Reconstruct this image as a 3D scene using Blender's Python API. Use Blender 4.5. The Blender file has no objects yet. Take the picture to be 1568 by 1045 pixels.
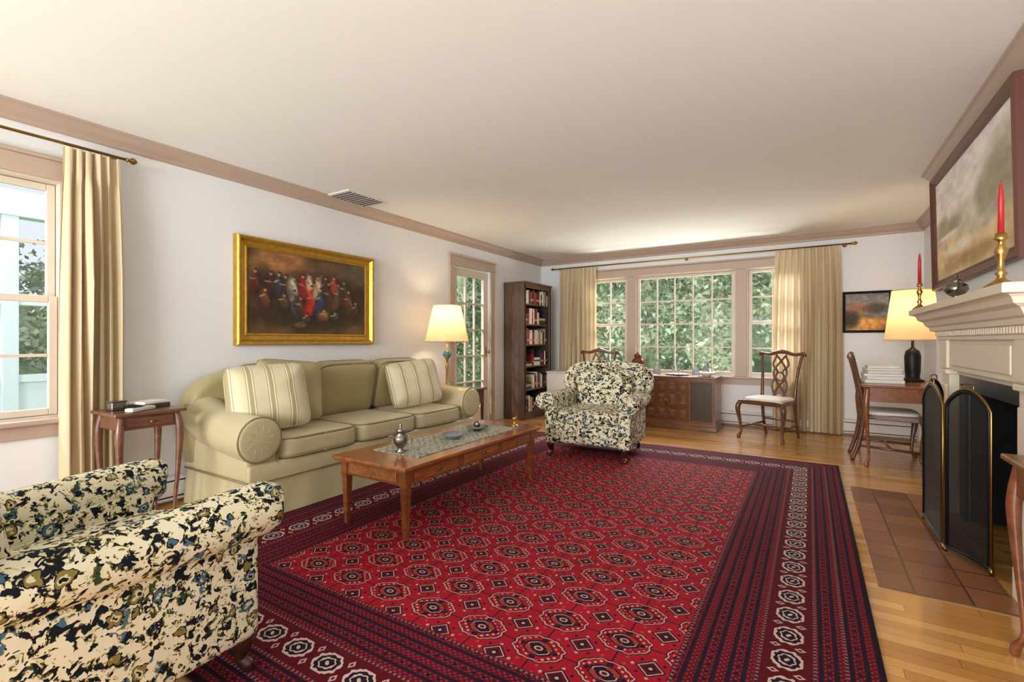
import bpy, bmesh, math, random
import numpy as np
from mathutils import Vector, Matrix
random.seed(4); np.random.seed(4)
scene=bpy.context.scene
PI=math.pi
# ------------------------------------------------------------------ colour + node DSL
def lin(v):
    v/=255.0
    return v/12.92 if v<=0.04045 else ((v+0.055)/1.055)**2.4
def C(r,g,b): return (lin(r),lin(g),lin(b),1.0)
class S:
    def __init__(s,nt,k): s.nt=nt; s.k=k
    def __add__(s,o): return _m(s.nt,'ADD',s,o)
    def __radd__(s,o): return _m(s.nt,'ADD',o,s)
    def __sub__(s,o): return _m(s.nt,'SUBTRACT',s,o)
    def __rsub__(s,o): return _m(s.nt,'SUBTRACT',o,s)
    def __mul__(s,o): return _m(s.nt,'MULTIPLY',s,o)
    def __rmul__(s,o): return _m(s.nt,'MULTIPLY',o,s)
    def __truediv__(s,o): return _m(s.nt,'DIVIDE',s,o)
def _m(nt,op,*args):
    n=nt.nodes.new('ShaderNodeMath'); n.operation=op
    for i,a in enumerate(args):
        if isinstance(a,S): nt.links.new(a.k,n.inputs[i])
        else: n.inputs[i].default_value=float(a)
    return S(nt,n.outputs[0])
def f1(op): return lambda a,*r: _m(a.nt,op,a,*r)
sabs=f1('ABSOLUTE'); sfloor=f1('FLOOR'); sfract=f1('FRACT'); lt=f1('LESS_THAN'); gt=f1('GREATER_THAN')
smin=f1('MINIMUM'); smax=f1('MAXIMUM'); ssin=f1('SINE')
def band(a,lo,hi): return gt(a,lo)*lt(a,hi)
def mixc(nt,f,a,b):
    n=nt.nodes.new('ShaderNodeMix'); n.data_type='RGBA'
    for i,v in ((0,f),(6,a),(7,b)):
        if isinstance(v,S): nt.links.new(v.k,n.inputs[i])
        else: n.inputs[i].default_value=v
    return S(nt,n.outputs[2])
def newmat(name):
    m=bpy.data.materials.new(name); m.use_nodes=True
    nt=m.node_tree; return m,nt,nt.nodes['Principled BSDF']
def coords(nt,scale=(1,1,1)):
    t=nt.nodes.new('ShaderNodeTexCoord'); mp=nt.nodes.new('ShaderNodeMapping')
    mp.inputs['Scale'].default_value=scale
    nt.links.new(t.outputs['Object'],mp.inputs['Vector']); return mp.outputs[0]
def xyz(nt):
    t=nt.nodes.new('ShaderNodeTexCoord'); s=nt.nodes.new('ShaderNodeSeparateXYZ')
    nt.links.new(t.outputs['Object'],s.inputs[0]); return [S(nt,o) for o in s.outputs]
def noise(nt,vec,scale,detail=2,rough=.5,dist=0):
    n=nt.nodes.new('ShaderNodeTexNoise'); n.inputs['Scale'].default_value=scale
    n.inputs['Detail'].default_value=detail; n.inputs['Roughness'].default_value=rough
    n.inputs['Distortion'].default_value=dist
    nt.links.new(vec,n.inputs['Vector']); return S(nt,n.outputs[0])
def voro(nt,vec,scale):
    n=nt.nodes.new('ShaderNodeTexVoronoi'); n.inputs['Scale'].default_value=scale
    nt.links.new(vec,n.inputs['Vector']); sp=nt.nodes.new('ShaderNodeSeparateColor'); nt.links.new(n.outputs['Color'],sp.inputs[0])
    return S(nt,n.outputs['Distance']),S(nt,sp.outputs[0]),S(nt,sp.outputs[1])
def warp(nt,vec,scale,amt):
    n=nt.nodes.new('ShaderNodeTexNoise'); n.inputs['Scale'].default_value=scale; n.inputs['Detail'].default_value=1
    nt.links.new(vec,n.inputs['Vector'])
    a=nt.nodes.new('ShaderNodeVectorMath'); a.operation='MULTIPLY_ADD'; nt.links.new(n.outputs['Color'],a.inputs[0])
    a.inputs[1].default_value=(amt,amt,amt); nt.links.new(vec,a.inputs[2]); return a.outputs[0]
def bumpit(nt,p,h,strength,dist=.01):
    b=nt.nodes.new('ShaderNodeBump'); b.inputs['Strength'].default_value=strength; b.inputs['Distance'].default_value=dist
    nt.links.new(h.k,b.inputs['Height']); nt.links.new(b.outputs[0],p.inputs['Normal'])
def sc(c,k): return (min(c[0]*k,1),min(c[1]*k,1),min(c[2]*k,1),1)
def pmat(name,col,rough=.5,metal=0,var=.08,vs=6,bump=0,bs=60,scale=(1,1,1),coat=0,sheen=0,spec=.5):
    m,nt,p=newmat(name); v=coords(nt,scale)
    n=noise(nt,v,vs,3)
    c=mixc(nt,n,sc(col,1-var*1.5),sc(col,1+var*1.5)); nt.links.new(c.k,p.inputs['Base Color'])
    p.inputs['Roughness'].default_value=rough; p.inputs['Metallic'].default_value=metal
    p.inputs['Coat Weight'].default_value=coat; p.inputs['Sheen Weight'].default_value=sheen
    p.inputs['Specular IOR Level'].default_value=spec
    if bump: bumpit(nt,p,noise(nt,v,bs,3),bump)
    return m
def wood(name,c1,c2,scale=(2,14,14),rough=.3,coat=.3):
    m,nt,p=newmat(name); v=coords(nt,scale)
    n=noise(nt,v,2.2,5,.6,.6); n2=noise(nt,v,9,3)
    f=_m(nt,'MULTIPLY_ADD',n-.5,2.2,.5); f=f*.8+n2*.2
    c=mixc(nt,f,c1,c2); nt.links.new(c.k,p.inputs['Base Color'])
    p.inputs['Roughness'].default_value=rough; p.inputs['Coat Weight'].default_value=coat; p.inputs['Coat Roughness'].default_value=.15
    return m
# ------------------------------------------------------------------ mesh builder
class B:
    def __init__(s,name): s.name=name; s.v=[]; s.f=[]; s.mi=[]; s.sm=[]; s.mats=[]
    def add(s,vs,fs,mat,smooth=True,M=None):
        if mat not in s.mats: s.mats.append(mat)
        k=s.mats.index(mat); o=len(s.v)
        for q in vs:
            q=Vector(q); q=(M@q) if M is not None else q
            s.v.append(tuple(q))
        for f in fs: s.f.append([i+o for i in f]); s.mi.append(k); s.sm.append(smooth)
    def bm(s,bm,mat,smooth,M):
        bmesh.ops.recalc_face_normals(bm,faces=bm.faces); bm.verts.index_update()
        s.add([v.co.copy() for v in bm.verts],[[v.index for v in f.verts] for f in bm.faces],mat,smooth,M); bm.free()
    def box(s,c,size,mat,bev=0,seg=2,rot=None,smooth=None,M=None):
        bm=bmesh.new(); bmesh.ops.create_cube(bm,size=1)
        for v in bm.verts: v.co=Vector((v.co.x*size[0],v.co.y*size[1],v.co.z*size[2]))
        if bev: bmesh.ops.bevel(bm,geom=list(bm.edges),offset=bev,segments=seg,profile=.5,affect='EDGES')
        T=Matrix.Translation(c)
        if rot is not None: T=T@rot
        if M is not None: T=M@T
        s.bm(bm,mat,(seg>2 and bev>0) if smooth is None else smooth,T)
    def bx(s,x0,x1,y0,y1,z0,z1,mat,bev=0,seg=2,smooth=None,M=None):
        s.box(((x0+x1)/2,(y0+y1)/2,(z0+z1)/2),(abs(x1-x0),abs(y1-y0),abs(z1-z0)),mat,bev,seg,None,smooth,M)
    def prism(s,poly,h,mat,bev=0,seg=3,smooth=None,M=None):
        bm=bmesh.new(); lo=[bm.verts.new((p[0],p[1],0)) for p in poly]; hi=[bm.verts.new((p[0],p[1],h)) for p in poly]
        n=len(poly); bm.faces.new(lo[::-1]); bm.faces.new(hi)
        for i in range(n): bm.faces.new((lo[i],lo[(i+1)%n],hi[(i+1)%n],hi[i]))
        if bev:
            es=[e for e in bm.edges if abs(e.verts[0].co.z-e.verts[1].co.z)<1e-6]
            bmesh.ops.bevel(bm,geom=es,offset=bev,segments=seg,profile=.5,affect='EDGES')
        s.bm(bm,mat,bool(bev) if smooth is None else smooth,M)
    def lathe(s,prof,c,mat,seg=24,mod=None,smooth=True,M=None,cap=True):
        vs=[];fs=[]
        for r,z in prof:
            for i in range(seg):
                a=2*PI*i/seg; k=r*(mod(a) if mod else 1)
                vs.append((c[0]+k*math.cos(a),c[1]+k*math.sin(a),c[2]+z))
        for j in range(len(prof)-1):
            for i in range(seg):
                i2=(i+1)%seg; fs.append((j*seg+i,j*seg+i2,(j+1)*seg+i2,(j+1)*seg+i))
        if cap:
            if prof[0][0]>1e-4: fs.append(list(range(seg))[::-1])
            if prof[-1][0]>1e-4: fs.append([(len(prof)-1)*seg+i for i in range(seg)])
        s.add(vs,fs,mat,smooth,M)
    def tube(s,pts,rad,mat,seg=10,asp=1.0,M=None,smooth=True,up=None):
        pts=[Vector(p) for p in pts]; n=len(pts)
        if not isinstance(rad,(list,tuple)): rad=[rad]*n
        vs=[];fs=[]; ref=Vector(up) if up else None
        for i in range(n):
            t=(pts[min(i+1,n-1)]-pts[max(i-1,0)]).normalized()
            if ref is None: ref=Vector((0,0,1)) if abs(t.z)<.9 else Vector((0,1,0))
            a=ref-t*ref.dot(t)
            if a.length<1e-4: a=Vector((1,0,0))-t*t.x
            a.normalize(); b=t.cross(a); ref=a
            for k in range(seg):
                th=2*PI*k/seg
                vs.append(pts[i]+a*(math.cos(th)*rad[i])+b*(math.sin(th)*rad[i]*asp))
        for i in range(n-1):
            for k in range(seg):
                k2=(k+1)%seg; fs.append((i*seg+k,i*seg+k2,(i+1)*seg+k2,(i+1)*seg+k))
        fs.append(list(range(seg))[::-1]); fs.append([(n-1)*seg+k for k in range(seg)])
        s.add(vs,fs,mat,smooth,M)
    def cushion(s,c,size,mat,n=6,puff=.3,rot=None,div=10,M=None,pipe=None,pm=None,wr=0):
        bm=bmesh.new(); bmesh.ops.create_cube(bm,size=2)
        bmesh.ops.subdivide_edges(bm,edges=list(bm.edges),cuts=div,use_grid_fill=True)
        for v in bm.verts:
            p=v.co; r=(abs(p.x)**n+abs(p.y)**n+abs(p.z)**n)**(1/n); q=p/r
            k=1-puff*max(abs(q.x),abs(q.y))**4
            w=1+wr*(math.sin(q.x*7+q.y*3)*.5+math.sin(q.y*9-q.x*4)*.5)
            v.co=Vector((q.x*size[0]/2,q.y*size[1]/2,q.z*k*w*size[2]/2))
        T=Matrix.Translation(c)
        if rot is not None: T=T@rot
        if M is not None: T=M@T
        s.bm(bm,mat,True,T)
        if pipe:
            for zz in (1,-1):
                pp=[]
                for i in range(41):
                    a=2*PI*i/40; cx,sy=math.cos(a),math.sin(a); r=(abs(cx)**n+abs(sy)**n)**(1/n)
                    pp.append((cx/r*size[0]/2*.985,sy/r*size[1]/2*.985,zz*size[2]/2*(1-puff)*.86))
                s.tube(pp,pipe,pm or mat,6,M=T)
    def sphere(s,c,r,mat,M=None,seg=16):
        bm=bmesh.new(); bmesh.ops.create_uvsphere(bm,u_segments=seg,v_segments=seg//2+2,radius=1)
        r=(r,r,r) if not isinstance(r,(tuple,list)) else r
        T=Matrix.Translation(c)@Matrix.Diagonal((r[0],r[1],r[2],1))
        s.bm(bm,mat,True,(M@T) if M is not None else T)
    def make(s,loc=(0,0,0),rz=0,parent=None,rot=None):
        me=bpy.data.meshes.new(s.name); me.from_pydata(s.v,[],s.f)
        for m in s.mats: me.materials.append(m)
        me.polygons.foreach_set('material_index',s.mi); me.polygons.foreach_set('use_smooth',s.sm); me.update()
        o=bpy.data.objects.new(s.name,me); scene.collection.objects.link(o)
        o.location=loc; o.rotation_euler=rot if rot else (0,0,rz)
        if parent: o.parent=parent
        return o
def dup(o,name,loc,rz):
    n=bpy.data.objects.new(name,o.data); scene.collection.objects.link(n); n.location=loc; n.rotation_euler=(0,0,rz); return n
def spl(pts,k=6):
    P=[Vector(p) for p in pts]; out=[]
    for i in range(len(P)-1):
        p0=P[max(i-1,0)];p1=P[i];p2=P[i+1];p3=P[min(i+2,len(P)-1)]
        for j in range(k):
            t=j/k; out.append(.5*((2*p1)+(p2-p0)*t+(2*p0-5*p1+4*p2-p3)*t*t+(3*p1-p0-3*p2+p3)*t**3))
    out.append(P[-1]); return out
def lerpl(r,n):
    return [float(v) for v in np.interp(np.linspace(0,len(r)-1,n),range(len(r)),r)]
def stube(b,pts,rad,mat,k=6,seg=10,asp=1.0,M=None):
    p=spl(pts,k); r=lerpl(rad,len(p)) if isinstance(rad,(list,tuple)) else rad
    b.tube(p,r,mat,seg,asp,M)
RX=lambda a:Matrix.Rotation(a,4,'X'); RY=lambda a:Matrix.Rotation(a,4,'Y'); RZ=lambda a:Matrix.Rotation(a,4,'Z')
# ------------------------------------------------------------------ materials
m_wall=pmat('wall_paint',C(230,230,231),.75,var=.01,bump=.04,bs=200)
m_ceil=pmat('ceiling_paint',C(236,235,231),.85,var=.01)
m_trim=pmat('trim_paint',C(180,158,142),.45,var=.03)
m_sash=pmat('sash_paint',C(208,194,176),.4,var=.03)
m_white=pmat('heater_enamel',C(218,214,210),.4,var=.02)
m_mantel=pmat('mantel_paint',C(226,212,190),.45,var=.02)
m_brass=pmat('brass',C(196,158,88),.28,1,var=.06)
m_dbrass=pmat('aged_brass',C(150,120,66),.35,1,var=.1)
m_gold=pmat('gilt',C(198,156,66),.38,.75,var=.22,vs=25,bump=.3,bs=60)
m_silver=pmat('silver',C(140,134,126),.25,1,var=.05)
m_black=pmat('black_iron',C(24,24,26),.45,.5,var=.1)
m_slate=pmat('black_slate',C(34,38,46),.35,var=.15)
m_soot=pmat('firebrick_soot',C(30,27,25),.9,var=.3,vs=15)
m_cherry=wood('cherry_wood',C(92,44,22),C(154,88,42))
m_cherryy=wood('cherry_wood_y',C(110,54,24),C(180,110,54),(14,2,14),.2,.5)
m_walnut=wood('walnut',C(64,38,26),C(120,74,46))
m_dark=wood('mahogany_dark',C(32,16,11),C(70,34,22))
m_case=wood('bookcase_wood',C(66,48,38),C(112,84,66),(14,14,2),.4,.1)
m_console=wood('console_wood',C(96,58,36),C(148,98,60),(2,14,14),.35,.2)
m_sofa=pmat('khaki_satin',C(190,177,138),.34,var=.05,vs=5,bump=.12,bs=180,sheen=.15)
m_sofab=pmat('khaki_satin_back',C(164,151,106),.36,var=.07,vs=5,bump=.12,bs=180,sheen=.15)
m_pipe=pmat('olive_piping',C(134,122,82),.5,var=.05)
m_seat=pmat('seat_linen',C(228,222,210),.8,var=.03,bump=.1,bs=200)
m_red=pmat('red_wax',C(184,34,38),.4,var=.04)
m_teal=pmat('teal_glaze',C(60,120,120),.2,var=.2)
m_jar=pmat('oxblood_glaze',C(112,46,38),.2,var=.2)
m_paper=pmat('paper_white',C(230,225,214),.7,var=.04)
m_glassy=pmat('cut_glass',C(200,210,215),.1,var=.05); m_glassy.node_tree.nodes['Principled BSDF'].inputs['Transmission Weight'].default_value=.7
m_post=pmat('porch_white',C(196,208,214),.6,var=.02)
m_grass=pmat('grass',C(100,130,70),.9,var=.3,vs=3)
def mk_floor():
    m,nt,p=newmat('oak_floor'); x,y,z=xyz(nt)
    row=sfloor(y/.058); off=sfract(ssin(row*12.9898)*43758.5); fx=x/1.1+off*3.7; idx=sfloor(fx)
    rnd=sfract(ssin(row*7.13+idx*91.7)*4375.5)
    g=noise(nt,coords(nt,(2.2,30,1)),3,5,.6,.4)
    c=mixc(nt,rnd,C(176,120,60),C(218,166,94)); c=mixc(nt,_m(nt,'MULTIPLY',g,.4),c,C(148,92,42))
    gap=smax(lt(sfract(y/.058),.035),lt(sfract(fx),.0025)); c=mixc(nt,gap*.65,c,C(90,56,28))
    nt.links.new(c.k,p.inputs['Base Color']); p.inputs['Roughness'].default_value=.22; p.inputs['Coat Weight'].default_value=.25
    return m
def mk_tile():
    m,nt,p=newmat('terracotta_tile'); x,y,z=xyz(nt); T=.2
    i=sfloor(x/T); j=sfloor(y/T); rnd=sfract(ssin(i*17.3+j*57.7)*3758.5)
    c=mixc(nt,rnd,C(108,64,42),C(168,108,72)); n=noise(nt,coords(nt),12,3); c=mixc(nt,n*.5,c,C(102,64,46))
    g=smax(lt(sfract(x/T),.05),lt(sfract(y/T),.05)); c=mixc(nt,g,c,C(76,56,44))
    nt.links.new(c.k,p.inputs['Base Color']); p.inputs['Roughness'].default_value=.3; return m
RHX,RHY=1.585,2.24
def mk_rug():
    m,nt,p=newmat('bokhara_rug'); x,y,z=xyz(nt)
    RED=C(146,14,30); DRED=C(80,10,20); NAVY=C(20,17,34); CREAM=C(192,154,142); RUST=C(146,56,42); PINK=C(170,66,72)
    vn=coords(nt); n=noise(nt,vn,2.2,3); nf=noise(nt,vn,140,2)
    ex=RHX-sabs(x); ey=RHY-sabs(y); e=smin(ex,ey); sel=lt(ex,ey); run=y*sel+x*(1-sel)
    px,py=.256,.212
    cx=(sfract(x/px+.5)-.5)*px; cy=(sfract(y/py+.5)-.5)*py
    dx=(sfract(x/px)-.5)*px; dy=(sfract(y/py)-.5)*py
    acx,acy,adx,ady=map(sabs,(cx,cy,dx,dy))
    def octo(a,b,rx,ry): return smax(smax(a/rx,b/ry),(a/rx+b/ry)/1.42)
    g=octo(acx,acy,.102,.074); g2=adx/.046+ady/.042
    col=mixc(nt,n,C(120,10,24),C(178,24,42))
    def L(f,c):
        nonlocal col
        col=mixc(nt,f,col,c)
    L(smax(lt(acx,.0028),lt(acy,.0025)),NAVY)
    L(lt(sabs(adx-.064)/.008+ady/.009,1),CREAM); L(lt(adx/.008+sabs(ady-.054)/.008,1),CREAM)
    L(lt(sabs(adx-.04)/.008+sabs(ady-.036)/.008,1),NAVY); L(lt(sabs(adx-.088)/.008+sabs(ady-.02)/.008,1),PINK)
    L(lt(g2,1.2),NAVY); L(band(g2,.88,1.02),CREAM); L(lt(g2,.86),DRED); L(lt(g2,.5),NAVY); L(lt(g2,.2),CREAM)
    # scalloped gul outline
    gw=g+ssin(cx*150)*ssin(cy*170)*.035
    L(lt(gw,1),NAVY); L(lt(gw,.95),CREAM); L(lt(gw,.89),RED)
    dots=gt(ssin(x*190)*ssin(y*210),.45); L(band(g,.62,.82)*dots,CREAM); L(band(g,.58,.84)*gt(ssin(cx*100+1.5)*ssin(cy*120+1.5),.25),NAVY)
    q=gt(cx*cy,0); L(lt(g,.56),NAVY); L(lt(g,.5)*q,RUST); L(band(g,.41,.46)*(1-q),CREAM)
    L(lt(g,.3),NAVY); L(lt(g,.17),CREAM); L(lt(g,.10),DRED)
    bd=lt(e,.63)
    bc=mixc(nt,n,C(62,6,18),C(102,12,28))
    st=sfract(e/.045)
    bc=mixc(nt,lt(st,.3),bc,NAVY)
    ch=gt(ssin(run*260)*ssin(e*280),.4); bc=mixc(nt,ch*band(st,.35,.95),bc,C(136,50,56))
    ch2=gt(ssin(run*150),.4)*band(st,.5,.8); bc=mixc(nt,ch2*band(sfract(e/.09),.5,1),bc,NAVY)
    mb=band(e,.21,.37); bc=mixc(nt,mb,bc,DRED)
    CR2=C(200,170,158)
    mr=(sfract(run/.165)-.5)*.165; me_=e-.29; mo=octo(sabs(mr),sabs(me_),.060,.050)
    mo=mo+ssin(mr*190)*ssin(me_*190)*.06
    bc=mixc(nt,mb*lt(mo,1),bc,CR2); bc=mixc(nt,mb*lt(mo,.8),bc,NAVY); bc=mixc(nt,mb*lt(mo,.56),bc,CR2); bc=mixc(nt,mb*lt(mo,.44),bc,NAVY); bc=mixc(nt,mb*lt(mo,.15),bc,CR2)
    mr2=(sfract(run/.165+.5)-.5)*.165; md=sabs(mr2)/.014+sabs(sabs(me_)-.04)/.02; bc=mixc(nt,mb*lt(md,1),bc,CREAM); bc=mixc(nt,mb*lt(md,.45),bc,NAVY)
    for a in (.205,.375,.62,.11):
        bc=mixc(nt,lt(sabs(e-a),.005),bc,C(150,86,86))
        bc=mixc(nt,lt(sabs(e-a),.0045)*gt(ssin(run*300),0),bc,NAVY)
    bc=mixc(nt,lt(e,.02),bc,C(20,16,26))
    col=mixc(nt,bd,col,bc); col=mixc(nt,nf*.3,col,C(60,10,20))
    nt.links.new(col.k,p.inputs['Base Color']); p.inputs['Roughness'].default_value=.9
    p.inputs['Specular IOR Level'].default_value=.12
    bumpit(nt,p,nf,.3,.004); return m
def mk_floral():
    m,nt,p=newmat('floral_tapestry'); v=coords(nt); wv=warp(nt,v,26,.035)
    col=mixc(nt,noise(nt,v,5),C(218,208,176),C(230,223,198))
    INK=C(22,26,34); OL=C(132,116,62); BL=C(74,104,122); GR=C(58,72,46)
    a=noise(nt,v,33,2,.6,.7); d0,k1,k2=voro(nt,v,15)
    col=mixc(nt,gt(a,.522),col,OL)
    c1=mixc(nt,gt(k1,.6),INK,GR); c1=mixc(nt,gt(k1,.8),c1,BL); col=mixc(nt,gt(a,.552),col,c1)
    a3=noise(nt,v,60,1,.5,.6); col=mixc(nt,gt(a3,.60)*gt(a,.49),col,INK); col=mixc(nt,lt(a3,.385)*gt(a,.53),col,C(206,198,160))
    d,r1,r2=voro(nt,wv,18); jit=noise(nt,v,80,1); d=d+(jit-.5)*.32; keep=lt(r2,.38)
    col=mixc(nt,lt(d,.38)*keep,col,INK); f=mixc(nt,gt(r1,.5),BL,OL); col=mixc(nt,lt(d,.32)*keep,col,f)
    col=mixc(nt,lt(d,.2)*keep,col,C(206,198,160)); col=mixc(nt,lt(d,.12)*keep,col,INK)
    d2,q1,q2=voro(nt,warp(nt,coords(nt,(1,1.1,1.6)),28,.05),52)
    col=mixc(nt,lt(d2,.28)*gt(q2,.5)*lt(a,.5),col,mixc(nt,gt(q1,.5),INK,OL))
    nt.links.new(col.k,p.inputs['Base Color']); p.inputs['Roughness'].default_value=.9; p.inputs['Specular IOR Level'].default_value=.15
    bumpit(nt,p,a,.2,.008); return m
def mk_stripe():
    m,nt,p=newmat('striped_silk'); x,y,z=xyz(nt); t=sfract(x/.13+.3)
    col=mixc(nt,band(t,.15,.55),C(202,190,156),C(166,152,108)); col=mixc(nt,smax(band(t,.2,.25),band(t,.45,.5)),col,C(228,220,198))
    nt.links.new(col.k,p.inputs['Base Color']); p.inputs['Roughness'].default_value=.5; p.inputs['Sheen Weight'].default_value=.2; return m
def mk_runner():
    m,nt,p=newmat('brocade_runner'); x,y,z=xyz(nt); v=coords(nt)
    a=noise(nt,v,38,2,.5,1.2)
    col=mixc(nt,gt(a,.52),C(168,168,154),C(106,110,98)); col=mixc(nt,gt(ssin(x*110)*ssin(y*110),.55),col,C(188,178,152))
    nt.links.new(col.k,p.inputs['Base Color']); p.inputs['Roughness'].default_value=.6; return m
def mk_lattice():
    m,nt,p=newmat('speaker_lattice'); x,y,z=xyz(nt); a=sfract((x+z)/.03); b=sfract((x-z)/.03)
    w=smax(lt(a,.3),lt(b,.3)); col=mixc(nt,w,C(40,28,22),C(96,74,50)); nt.links.new(col.k,p.inputs['Base Color'])
    p.inputs['Roughness'].default_value=.5; bumpit(nt,p,w,.5,.005); return m
def mk_cloth(name,col,tr=.35):
    m=bpy.data.materials.new(name); m.use_nodes=True; nt=m.node_tree; nt.nodes.remove(nt.nodes['Principled BSDF'])
    out=nt.nodes['Material Output']; d=nt.nodes.new('ShaderNodeBsdfDiffuse'); t=nt.nodes.new('ShaderNodeBsdfTranslucent'); mx=nt.nodes.new('ShaderNodeMixShader')
    n=noise(nt,coords(nt,(1,1,.2)),30,2); c=mixc(nt,n,sc(col,.95),sc(col,1.04))
    nt.links.new(c.k,d.inputs[0]); nt.links.new(c.k,t.inputs[0]); mx.inputs[0].default_value=tr
    nt.links.new(d.outputs[0],mx.inputs[1]); nt.links.new(t.outputs[0],mx.inputs[2]); nt.links.new(mx.outputs[0],out.inputs[0]); return m
def mk_shade():
    m=mk_cloth('lamp_shade_silk',C(236,214,172),.45); nt=m.node_tree; out=nt.nodes['Material Output']; s=out.inputs[0].links[0].from_socket
    e=nt.nodes.new('ShaderNodeEmission'); e.inputs[0].default_value=C(255,210,136); e.inputs[1].default_value=.06
    a=nt.nodes.new('ShaderNodeAddShader'); nt.links.new(s,a.inputs[0]); nt.links.new(e.outputs[0],a.inputs[1]); nt.links.new(a.outputs[0],out.inputs[0]); return m
def mk_mix(name,col,fac,rough):
    m=bpy.data.materials.new(name); m.use_nodes=True; nt=m.node_tree; p=nt.nodes['Principled BSDF']; out=nt.nodes['Material Output']
    p.inputs['Base Color'].default_value=col; p.inputs['Roughness'].default_value=rough
    t=nt.nodes.new('ShaderNodeBsdfTransparent'); mx=nt.nodes.new('ShaderNodeMixShader'); mx.inputs[0].default_value=fac
    nt.links.new(t.outputs[0],mx.inputs[1]); nt.links.new(p.outputs[0],mx.inputs[2]); nt.links.new(mx.outputs[0],out.inputs[0]); return m
def mk_leaf():
    m,nt,p=newmat('leaf_foliage'); v=coords(nt); n=noise(nt,v,.9,3); n2=noise(nt,v,9,2)
    f=_m(nt,'MULTIPLY_ADD',n-.5,3.5,.5); c=mixc(nt,f,C(66,100,58),C(206,214,180)); c=mixc(nt,n2*.45,c,C(70,106,84))
    nt.links.new(c.k,p.inputs['Base Color']); p.inputs['Roughness'].default_value=.6
    return m
m_floor=mk_floor(); m_tile=mk_tile(); m_rug=mk_rug(); m_floral=mk_floral(); m_stripe=mk_stripe(); m_runner=mk_runner(); m_lattice=mk_lattice()
m_curt=mk_cloth('curtain_linen',C(220,202,168),.22); m_shade=mk_shade(); m_glass=mk_mix('window_glass',(1,1,1,1),.05,.02); m_mesh=mk_mix('screen_mesh',C(22,22,24),.82,.5)
m_leaf=mk_leaf()
# ------------------------------------------------------------------ room shell
XL,XR,XC,YB,YF,H=-3.87,1.11,.86,7.15,-1.6,2.51
def wall(name,fixed,a0,a1,z0,z1,ops,axis,mat=m_wall,extra=None):
    b=B(name); A=sorted(set([a0,a1]+[o[0] for o in ops]+[o[1] for o in ops])); Z=sorted(set([z0,z1]+[o[2] for o in ops]+[o[3] for o in ops]))
    for i in range(len(A)-1):
        for j in range(len(Z)-1):
            ca=(A[i]+A[i+1])/2; cz=(Z[j]+Z[j+1])/2
            if any(o[0]<ca<o[1] and o[2]<cz<o[3] for o in ops): continue
            if axis=='x': b.bx(fixed[0],fixed[1],A[i],A[i+1],Z[j],Z[j+1],mat)
            else: b.bx(A[i],A[i+1],fixed[0],fixed[1],Z[j],Z[j+1],mat)
    if extra: extra(b)
    return b.make()
LW=(.10,1.03,.69,2.12); DR=(4.80,5.62,0,2.13)
BW=[(-2.97,-2.37),(-2.24,-.86),(-.72,-.12)]; BZ=(.67,2.13)
wall('wall_left',(XL-.15,XL),YF-.15,YB+.15,0,H,[LW,DR],'x')
wall('wall_back',(YB,YB+.15),XL,XR,0,H,[(a,b,BZ[0],BZ[1]) for a,b in BW],'y')
def firebox(b):
    b.bx(XR+.15,XR+.55,3.05,3.1,0,.9,m_soot); b.bx(XR+.15,XR+.55,4.15,4.2,0,.9,m_soot); b.bx(XR+.5,XR+.55,3.1,4.15,0,.9,m_soot); b.bx(XR+.15,XR+.55,3.1,4.15,.85,.9,m_soot); b.bx(XR+.15,XR+.55,3.05,4.2,-.05,0,m_soot)
    for y in (3.101,4.149): b.bx(XC+.01,XR+.5,min(y,y+(.012 if y<4 else -.012)),max(y,y+(.012 if y<4 else -.012)),0,.85,m_soot)
wall('wall_right',(XR,XR+.15),YF-.15,YB+.15,0,H,[(3.1,4.15,0,.85)],'x',extra=firebox)
wall('wall_front',(YF-.15,YF),XL,XR,0,H,[(-3.5,.8,.25,2.35)],'y')  # unseen opening, added so the fill lamps outside can shine in
wall('wall_chimney',(XC,XR),2.2,5.05,0,H,[(3.1,4.15,0,.85)],'x')
b=B('floor'); b.bx(XL-.15,XR+.15,YF-.15,YB+.15,-.1,0,m_floor); b.make()
b=B('ceiling'); b.bx(XL-.15,XR+.15,YF-.15,YB+.15,H,H+.1,m_ceil); b.make()
b=B('hearth'); b.bx(.27,XC-.1,2.81,4.61,0,.006,m_tile); b.make()
def crown(name,p0,p1,nrm,e0=0,e1=0):
    prof=[(0,0),(.085,0),(.085,.012),(.07,.02),(.05,.05),(.022,.075),(.018,.095),(0,.1)]
    p0=Vector(p0);p1=Vector(p1);n=Vector(nrm);d=(p1-p0).normalized(); vs=[];k=len(prof)
    for o,w in prof: vs.append(p0+n*o+d*(e0*o)-Vector((0,0,w)))
    for o,w in prof: vs.append(p1+n*o-d*(e1*o)-Vector((0,0,w)))
    fs=[(i,(i+1)%k,(i+1)%k+k,i+k) for i in range(k)]+[list(range(k))[::-1],list(range(k,2*k))]
    b=B(name); b.add(vs,fs,m_trim,False); b.make()
zc=H
crown('trim_1',(XL,YF,zc),(XL,YB,zc),(1,0,0),1,1)
crown('trim_2',(XL,YB,zc),(XR,YB,zc),(0,-1,0),1,1)
crown('trim_3',(XR,5.05,zc),(XR,YB,zc),(-1,0,0),1,1)
crown('trim_4',(XC,2.2,zc),(XC,5.05,zc),(-1,0,0),-1,-1)
crown('trim_5',(XC,5.05,zc),(XR,5.05,zc),(0,1,0),-1,1)
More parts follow.
